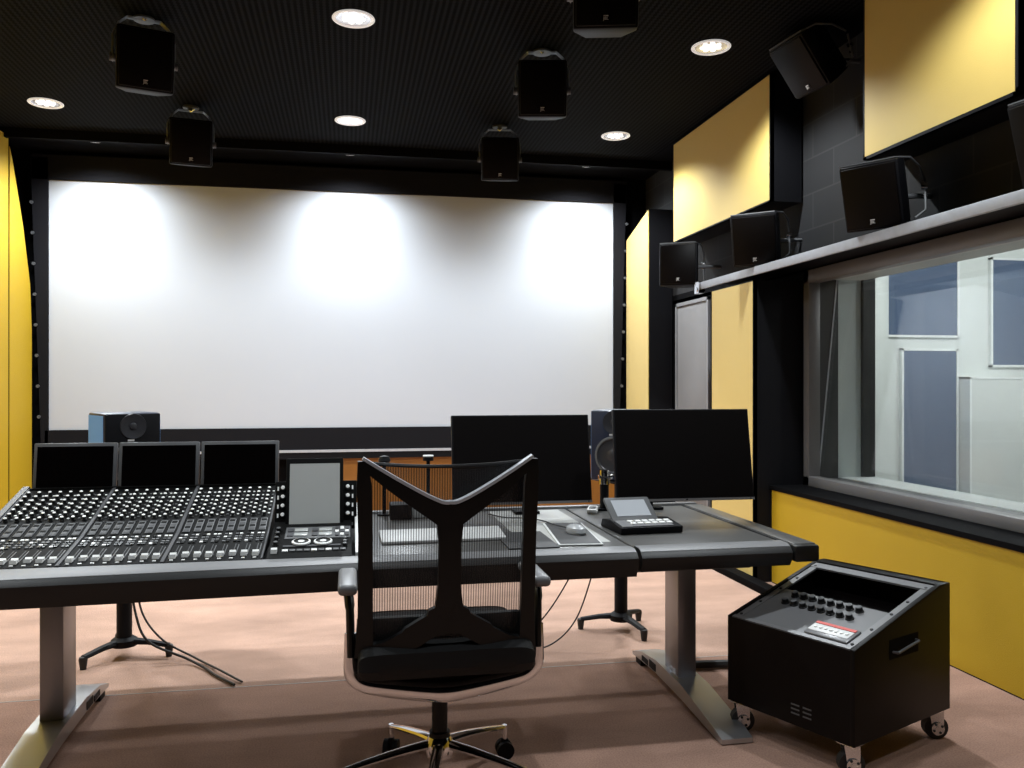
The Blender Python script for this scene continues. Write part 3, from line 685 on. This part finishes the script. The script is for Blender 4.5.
# slim poles behind the chair
for x, y, h, lab in ((.17, 4.12, .26, 'short black gooseneck lamp head peeking over left top of chair back'), (.38, 4.12, .27, 'slim black post with pale tip peeking over the chair back middle')):
    t = thing('desk_post', lab, 'post', (x, y, DZ+.001))
    MB('soft_black').cyl((0, 0, 0), (0, 0, .008), .035).cyl((0, 0, 0), (0, 0, h), .009).link('pole', t)
    if x < .3:
        MB('soft_black').lathe([(0, .028), (.022, .022), (.030, .0), (.02, -.012), (0, -.014)], M=TM((0, 0, h))).link('head', t)
        MB('soft_black').tube(spline([(0, 0, h-.01), (-.05, -.01, h-.04), (-.10, -.02, h-.08), (-.12, -.02, h-.14)]), .004, n=6).link('cable', t)
    else: MB('cap_white').cyl((0, 0, h-.012), (0, 0, h+.008), .026, m='soft_black').cyl((0, 0, h+.008), (0, 0, h+.014), .026).link('tip', t)
bx = thing('desk_box', 'small black box on the desk seen through the chair mesh', 'box', (.24, 4.02, DZ+.001))
MB('soft_black').box((-.05, -.06, 0), (.05, .06, .07), bev=.004).link('case', bx)
MB('cheek').box((.055, -.02, 0), (.17, .05, .065), bev=.003).link('pale_side_unit', bx)

# ------------------------------------------------------------------ studio monitors on stands
def studio_speaker(x, y, z, yaw, label, bf='navy_paint'):
    t = thing('studio_speaker', label, 'speaker', (x, y, z), yaw)
    W, HH, D = .262, .378, .27
    MB('navy_paint').box((-W/2, -D/2, 0), (W/2, D/2, HH), bev=.012).link('cabinet', t)
    for s in (-1, 1): MB('side_blue').box((s*W/2-.002, -D/2+.014, .012), (s*W/2+.002, D/2-.012, HH-.012)).link('side_panel', t)  # flat pale blue face on both cabinet sides
    MB(bf).box((-W/2+.004, -D/2-.004, .004), (W/2-.004, -D/2+.004, HH-.004), bev=.003).link('baffle', t)
    Mf = TM((0, -D/2-.004, .135), (PI/2, 0, 0))
    MB('cone').lathe([(.100, 0), (.100, .006), (.09, .008), (.084, .002), (.04, -.0), (.032, .004), (0, .012)], 'cone', n=32, M=Mf).lathe([(.094, .0075), (.103, .0065), (.105, .003)], 'chan_grey', n=32, M=Mf).link('woofer', t)
    Mf = TM((0, -D/2-.004, .315), (PI/2, 0, 0))
    MB('cone').lathe([(.062, 0), (.060, .006), (.045, .003), (.018, .0), (.016, .006), (0, .012)], 'cone', n=28, M=Mf).link('tweeter', t)
    MB('logo_white').box((-.025, -D/2-.0055, .243), (.005, -D/2-.004, .252)).link('badge', t)
def stand(x, y, h, yaw, label):
    t = thing('speaker_stand', label, 'speaker stand', (x, y, 0), yaw)
    MB('soft_black').cyl((0, 0, .07), (0, 0, h-.012), .036, n=20).link('pole', t)
    MB('soft_black').box((-.12, -.12, h-.012), (.12, .12, h-.001), bev=.003).link('top_plate', t)
    MB('soft_black').lathe([(0, .055), (.06, .055), (.062, .085), (.042, .10), (0, .10)]).link('hub', t)
    for k in range(3):
        a = k*2*PI/3; c, s = math.cos(a), math.sin(a)
        l = MB('soft_black'); l.tube([(c*.03, s*.03, .078), (c*.12, s*.12, .072), (c*.22, s*.22, .055)], [.026, .020, .017], n=8, flat=(1.1, .7)); lo = l.link('leg', t)
        MB('rubber').lathe([(0, .062), (.018, .058), (.02, .045), (.014, .0), (0, 0)], 'rubber', n=14, M=TM((c*.22, s*.22, 0))).link('foot', lo)
studio_speaker(-1.09, 4.50, .831, R(30), 'dark studio speaker with light blue side behind the console displays at left', 'soft_black')
studio_speaker(1.47, 4.47, .831, R(-34), 'navy blue studio speaker with round woofer behind the right monitor')
stand(-1.09, 4.50, .83, R(-10), 'black tripod speaker stand standing behind the left part of the desk')
stand(1.47, 4.47, .83, R(-75), 'black tripod speaker stand behind the desk, between chair and right leg')

def cable(pts, r, lab, name='cable'): tag(MB('rubber').tube(spline(pts), r, n=8).link(name), lab, 'cable')
cable([(-1.05, 4.455, .72), (-1.045, 4.45, .40), (-1.02, 4.43, .22), (-.95, 4.38, .10), (-.77, 4.33, .025), (-.67, 4.22, .010), (-.60, 4.10, .009), (-.50, 3.96, .008)], .006, 'black cable looping down from left speaker stand to the floor')
cable([(-1.045, 4.49, .70), (-1.03, 4.49, .40), (-1.0, 4.47, .22), (-.90, 4.44, .09), (-.74, 4.36, .02), (-.64, 4.24, .009), (-.585, 4.14, .018), (-.47, 3.99, .008)], .005, 'thinner black cable lying beside the left stand cable, reaching nearer floor edge')
cable([(1.20, 4.15, .62), (1.13, 4.18, .42), (1.0, 4.20, .20), (.86, 4.22, .06), (.72, 4.22, .02), (.60, 4.25, .01)], .004, 'thin black cable hanging from desk to floor, left one right of chair')
cable([(1.27, 4.15, .62), (1.22, 4.16, .40), (1.13, 4.16, .16), (1.0, 4.16, .04), (.86, 4.2, .012), (.70, 4.30, .01)], .004, 'thin black cable hanging from desk to floor, right one nearer the speaker stand')
cable([(1.50, 3.80, .021), (1.72, 3.78, .021), (1.95, 3.74, .021), (2.3, 3.62, .021)], .019, 'thick black floor cable running from desk foot behind the rack cart')

# ================================================================= RACK CART
rc = thing('rack_cart', 'black wheeled sloping-top equipment cart with knob panel, right of the desk', 'equipment cart', (1.855, 2.987, 0), math.atan2(-.912, .41))
W2, D2 = .275, .31; zf, zt_, zb_ = .445, .594, .115
prof = [(-D2, zb_), (-D2, zf), (.24, zt_), (D2, zt_), (D2, zb_)]
b = MB('cart_black')
b.prism(prof, -W2, -W2+.02, 'x', bev=.002); b.prism(prof, W2-.02, W2, 'x', bev=.002)
b.box((-W2+.018, -D2, zb_), (W2-.018, -D2+.02, zf-.004)); b.box((-W2+.018, D2-.02, zb_), (W2-.018, D2, zt_)); b.box((-W2+.018, -D2+.01, zb_), (W2-.018, D2-.01, zb_+.02))
b.box((-W2+.018, .235, zt_-.02), (W2-.018, D2-.001, zt_)); b.box((-W2+.018, -D2+.01, .30), (W2-.018, D2-.01, .31)); b.link('cabinet', rc)
sl = math.atan2(zt_-zf, .24+D2); SLen = math.hypot(zt_-zf, .24+D2)
Ms = TM((0, -D2, zf), (sl, 0, 0))       # local y runs up the slope
r_ = MB('cart_rail')
for s in (-1, 1): r_.box((s*(W2-.035)-.014, .01, -.012), (s*(W2-.035)+.014, SLen-.008, -.004), M=Ms)
r_.box((-W2+.02, SLen-.052, -.010), (W2-.02, SLen-.012, -.002), M=Ms); r_.box((-W2+.02, .003, -.010), (W2-.02, .022, .0), M=Ms); r_.link('rack_rail', rc)
MB('cart_panel').box((-W2+.04, .022, -.014), (W2-.04, .30, -.006), M=Ms).link('control_panel', rc)
MB('screen_off').box((-W2+.04, .300, -.10), (W2-.04, SLen-.052, -.09), M=Ms).box((-W2+.04, .298, -.10), (W2-.04, .302, -.006), 'cart_black', M=Ms).link('open_bay', rc)
kb2 = knob_mesh(.0135, .018, 'chan_grey')
for rr in range(2):
    for k in range(8): put('knob', kb2, rc, Ms @ TM((-.150+k*.040-rr*.0, .262-rr*.064, -.006)))
mt = MB('cap_white').box((.05, .030, -.008), (.225, .125, .004), 'cart_rail', bev=.006, M=Ms).box((.055, .050, .003), (.215, .098, .006), 'white_plastic', bev=.002, M=Ms); mt.link('meter_unit', rc)
MB('red_label').box((.055, .101, .003), (.215, .116, .0062), M=Ms).link('red_strip', rc)
for k in range(7): MB('cap_white').cyl((.073+k*.021, .074, .005), (.073+k*.021, .074, .010), .0065, n=12, M=Ms).link('meter_button', rc)
sc = MB('rubber')
for s in (-1, 1):
    for q in (.04, .16, .29, .40, .53): sc.cyl((s*(W2-.035), q, -.005), (s*(W2-.035), q, -.001), .006, n=10, M=Ms)
sc.link('rail_screw', rc)
for s in (-1, 1):
    h = MB('bezel').tube([(s*(W2), -.08, .40), (s*(W2+.018), -.075, .40), (s*(W2+.018), .06, .42), (s*W2, .065, .42)], .005, n=8); h.link('handle', rc)
    MB('black_paint').box((s*W2-.0015, -.10, .375), (s*W2+.0015, .085, .445)).link('handle_recess', rc)
v = MB('bezel')
for k in range(2):
    for q in range(3): v.box((.02+k*.05, -D2-.0015, .155+q*.016), (.055+k*.05, -D2, .160+q*.016))
v.link('vent_slot', rc)
for sx in (-1, 1):
    for sy in (-1, 1):
        cx, cy = sx*(W2-.040), sy*(D2-.038)
        c = MB('chrome').box((cx-.035, cy-.035, zb_-.006), (cx+.035, cy+.035, zb_), bev=.002)
        Mw = TM((cx, cy, 0), (0, 0, R(-38)))
        for q in (-1, 1): c.prism([(-.030, .112), (-.022, .060), (-.014, .026), (.012, .026), (.024, .06), (.024, .112)], q*.024-.003, q*.024+.003, 'x', 'caster_metal', M=Mw)
        c.cyl((-.034, 0, .044), (.034, 0, .044), .010, m='caster_metal', M=Mw); c.cyl((-.028, 0, .044), (-.033, 0, .044), .024, m='caster_metal', M=Mw).cyl((.028, 0, .044), (.033, 0, .044), .024, m='caster_metal', M=Mw)
        for q in (-1, 1):
            for a_ in range(4): c.cyl((q*.0335, .017*math.cos(a_*PI/2+.5), .046+.017*math.sin(a_*PI/2+.5)), (q*.0345, .017*math.cos(a_*PI/2+.5), .046+.017*math.sin(a_*PI/2+.5)), .005, m='rubber', n=8, M=Mw)
        co = c.link('caster', rc)
        MB('rubber').cyl((-.018, 0, .044), (.018, 0, .044), .044, n=24, M=Mw).link('wheel', co)

# ================================================================= CHAIR
ch = thing('office_chair', 'black mesh-back office chair with Y-shaped back frame and chrome base', 'chair', (.295, 2.79, 0), 0)
def yb(z): return -.225-.10*(z-.5)**1.0 - .02*math.sin((z-.5)*4)      # back lean
def seg(poly, name, dep=.03, off=0):
    """poly: list of (x,z, halfwidth dir vec) ribbons -> solid strips on leaning plane"""
    pass
def ribbon(mb, pts, wid, th=.026, m=None, off=0.0):
    """pts (x,z) centreline, wid list of full widths measured in-plane; thickness along y"""
    secs = []; pts = [(x*.952, z) for x, z in pts]
    n = len(pts)
    for i, (x, z) in enumerate(pts):
        a = pts[max(i-1, 0)]; b_ = pts[min(i+1, n-1)]
        dx, dz = b_[0]-a[0], b_[1]-a[1]; l = math.hypot(dx, dz); nx, nz = -dz/l, dx/l
        w_ = (wid[i] if isinstance(wid, (list, tuple)) else wid)/2
        p1 = (x+nx*w_, z+nz*w_); p2 = (x-nx*w_, z-nz*w_)
        def cv(x_): return .055*(abs(x_)/.27)**2*0.6
        secs.append([(p1[0], yb(p1[1])-th/2+off+cv(p1[0]), p1[1]), (p2[0], yb(p2[1])-th/2+off+cv(p2[0]), p2[1]), (p2[0], yb(p2[1])+th/2+off+cv(p2[0]), p2[1]), (p1[0], yb(p1[1])+th/2+off+cv(p1[0]), p1[1])])
    mb.bands(secs, m)
def sp2(pts, k=6): return [(p.x, p.z) for p in spline([(a, 0, b_) for a, b_ in pts], k)]
bf = MB('chair_black')
# side posts
for s in (-1, 1):
    ribbon(bf, [(s*.262, .53), (s*.258, .65), (s*.258, .9), (s*.262, 1.05), (s*.266, 1.125)], [.055, .045, .042, .044, .03])
# upper V, lower legs, spine
up = sp2([(-.266, 1.118), (-.16, 1.048), (-.05, .982), (0, .962), (.05, .982), (.16, 1.048), (.266, 1.118)])
nU = len(up); ribbon(bf, up, [.030+.050*(1-abs(2*i/(nU-1)-1)) for i in range(nU)])
ribbon(bf, [(0, .60), (0, .63), (0, .68), (0, .75), (0, .88), (0, .95), (0, .985)], [.22, .13, .085, .068, .066, .082, .12])
for s in (-1, 1):
    ribbon(bf, sp2([(0, .655), (s*.05, .632), (s*.13, .585), (s*.20, .548), (s*.262, .530)]), [.09]*6+[.07]*6+[.06]*6+[.065]*6+[.07])
bf.link('back_frame', ch)
tr_ = MB('arm_grey'); up2 = [(x, z+.5*(.030+.050*(1-abs(2*i/(nU-1)-1)))) for i, (x, z) in enumerate(up)]
ribbon(tr_, up2, .009, th=.032, m='rail_alu', off=0); tr_.link('top_trim', ch)
# mesh
mbm = bmesh.new(); rows = []
for i in range(15):
    z = .54+i*(1.118-.54)/14; row = []
    for j in range(15):
        x = -.252+j*.504/14; row.append(mbm.verts.new((x, yb(z)+.022+.033*(abs(x)/.27)**2+.0, z - (.012*(1-(x/.255)**2) if i == 14 else 0))))
    rows.append(row)
for A, B in zip(rows, rows[1:]):
    for j in range(14): fz = mbm.faces.new([A[j], A[j+1], B[j+1], B[j]]); fz.smooth = True
x_ = MB('chair_mesh'); x_.mi('chair_mesh'); me = bpy.data.meshes.new('t'); mbm.to_mesh(me); mbm.free(); x_.bm.from_mesh(me); x_.link('mesh_back', ch)
eg = MB('chair_black'); eg.tube([(-.255+j*.51/14, yb(1.118)+.022+.033*(abs(-.255+j*.51/14)/.27)**2, 1.118-.012*(1-((-.255+j*.51/14)/.255)**2)) for j in range(15)], .006, n=6); eg.link('mesh_edge', ch)
# lumbar pad
MB('chair_fabric').box((-.235, yb(.6)+.045, .53), (.235, yb(.6)+.075, .645), bev=.012).link('lumbar_pad', ch)
# seat: cushion with waterfall edges
sm = bmesh.new(); N = 24
prof = [(-.245, .470), (-.262, .500), (-.255, .550), (-.215, .576), (-.1, .580), (.1, .570), (.2, .560), (.245, .535), (.25, .49), (.22, .470)]
se = MB('chair_fabric')
secs = []
xs = [-.265, -.255, -.235, -.2, -.1, 0, .1, .2, .235, .255, .265]; sc_ = [.55, .8, .93, .99, 1, .97, 1, .99, .93, .8, .55]
t_ = bmesh.new(); rings = []
for x, k in zip(xs, sc_):
    rings.append([t_.verts.new((x, p[0]*(.94+.06*k), .508+(p[1]-.508)*k)) for p in prof])
for A, B in zip(rings, rings[1:]):
    for i in range(len(prof)): t_.faces.new([A[i], A[(i+1) % len(prof)], B[(i+1) % len(prof)], B[i]])
t_.faces.new(rings[0]); t_.faces.new(rings[-1][::-1]); bmesh.ops.recalc_face_normals(t_, faces=t_.faces)
bmesh.ops.subdivide_edges(t_, edges=t_.edges, cuts=1, smooth=.4)
se._merge(t_, 'chair_fabric', None, True); se.link('seat', ch)
MB('soft_black').box((-.16, -.17, .42), (.16, .17, .475), bev=.02).link('seat_pan', ch)
# chrome carrier: sweep from arm to arm under the seat
cr = MB('chrome'); ay = -.185
pts = spline([(-.288, ay, .60), (-.288, ay, .52), (-.284, ay, .475), (-.258, ay, .448), (-.20, ay-.005, .432), (-.07, ay, .408), (0, ay, .402), (.07, ay, .408), (.20, ay-.005, .432), (.258, ay, .448), (.284, ay, .475), (.288, ay, .52), (.288, ay, .60)], 5)
nn = len(pts); cr.tube(pts, [.014+.010*(1-abs(2*i/(nn-1)-1)) for i in range(nn)], n=12, flat=(1.3, .8)); cr.link('chrome_carrier', ch)
for s in (-1, 1):
    a = MB('chair_black').tube(spline([(s*.288, ay, .53), (s*.289, ay, .62), (s*.291, ay+.01, .68), (s*.297, ay+.06, .722)], 5), [.017]*10+[.02]*5+[.022], n=10, flat=(.75, 1.1)); ao = a.link('arm', ch)
    MB('arm_grey').box((s*.297-.029, ay-.035, .718), (s*.297+.029, ay+.225, .752), bev=.014, seg=3).link('arm_pad', ao)
    MB('chair_black').tube([(s*.248, -.225, .54), (s*.255, -.205, .50), (s*.262, -.185, .455)], .012, n=8).link('back_link', ch)
MB('alu').cyl((0, 0, .372), (0, 0, .405), .042).box((-.05, -.13, .385), (.05, .10, .425), bev=.01).link('tilt_mechanism', ch)
MB('chair_black').cyl((0, 0, .17), (0, 0, .375), .026).cyl((0, 0, .16), (0, 0, .21), .034).link('gas_column', ch)
hb = MB('chrome').lathe([(0, .13), (.045, .13), (.05, .165), (.036, .195), (0, .195)]); hb.link('base_hub', ch)
for k in range(5):
    a = R(-90-12+72*k); c, s = math.cos(a), math.sin(a); rr = .35
    lg = MB('chrome'); q = spline([(c*.03, s*.03, .170), (c*.12, s*.12, .158), (c*.24, s*.24, .135), (c*(rr-.01), s*(rr-.01), .112)], 4)
    lg.tube(q, [.022-.010*i/(len(q)-1) for i in range(len(q))], n=10, flat=(1.0, .7)); lg.cyl((c*rr, s*rr, .118), (c*rr, s*rr, .062), .009); lo = lg.link('base_leg', ch)
    Mw = TM((c*rr, s*rr, 0), (0, 0, a+R(50)))
    w_ = MB('soft_black').cyl((-.026, 0, .031), (-.008, 0, .031), .031, n=20, M=Mw).cyl((.008, 0, .031), (.026, 0, .031), .031, n=20, M=Mw).box((-.009, -.012, .02), (.009, .014, .07), bev=.003, M=Mw); w_.link('caster', lo)

# ================================================================= CAMERA, WORLD, VIEW
cd = bpy.data.cameras.new('camera'); cd.sensor_width = 36; cd.lens = 850/1024*36; cd.clip_start = .05
cam = bpy.data.objects.new('camera', cd); COL.objects.link(cam); cam.location = (0, 0, 1.35); cam.rotation_euler = (R(90), 0, -R(10.9))
scene.camera = cam
wd = bpy.data.worlds.new('world'); scene.world = wd; wd.use_nodes = True
wd.node_tree.nodes['Background'].inputs[0].default_value = (0, 0, 0, 1)
vs = scene.view_settings; vs.view_transform = 'Standard'; vs.look = 'None'; vs.exposure = 0.0; vs.gamma = 1.0; vs.use_curve_mapping = False
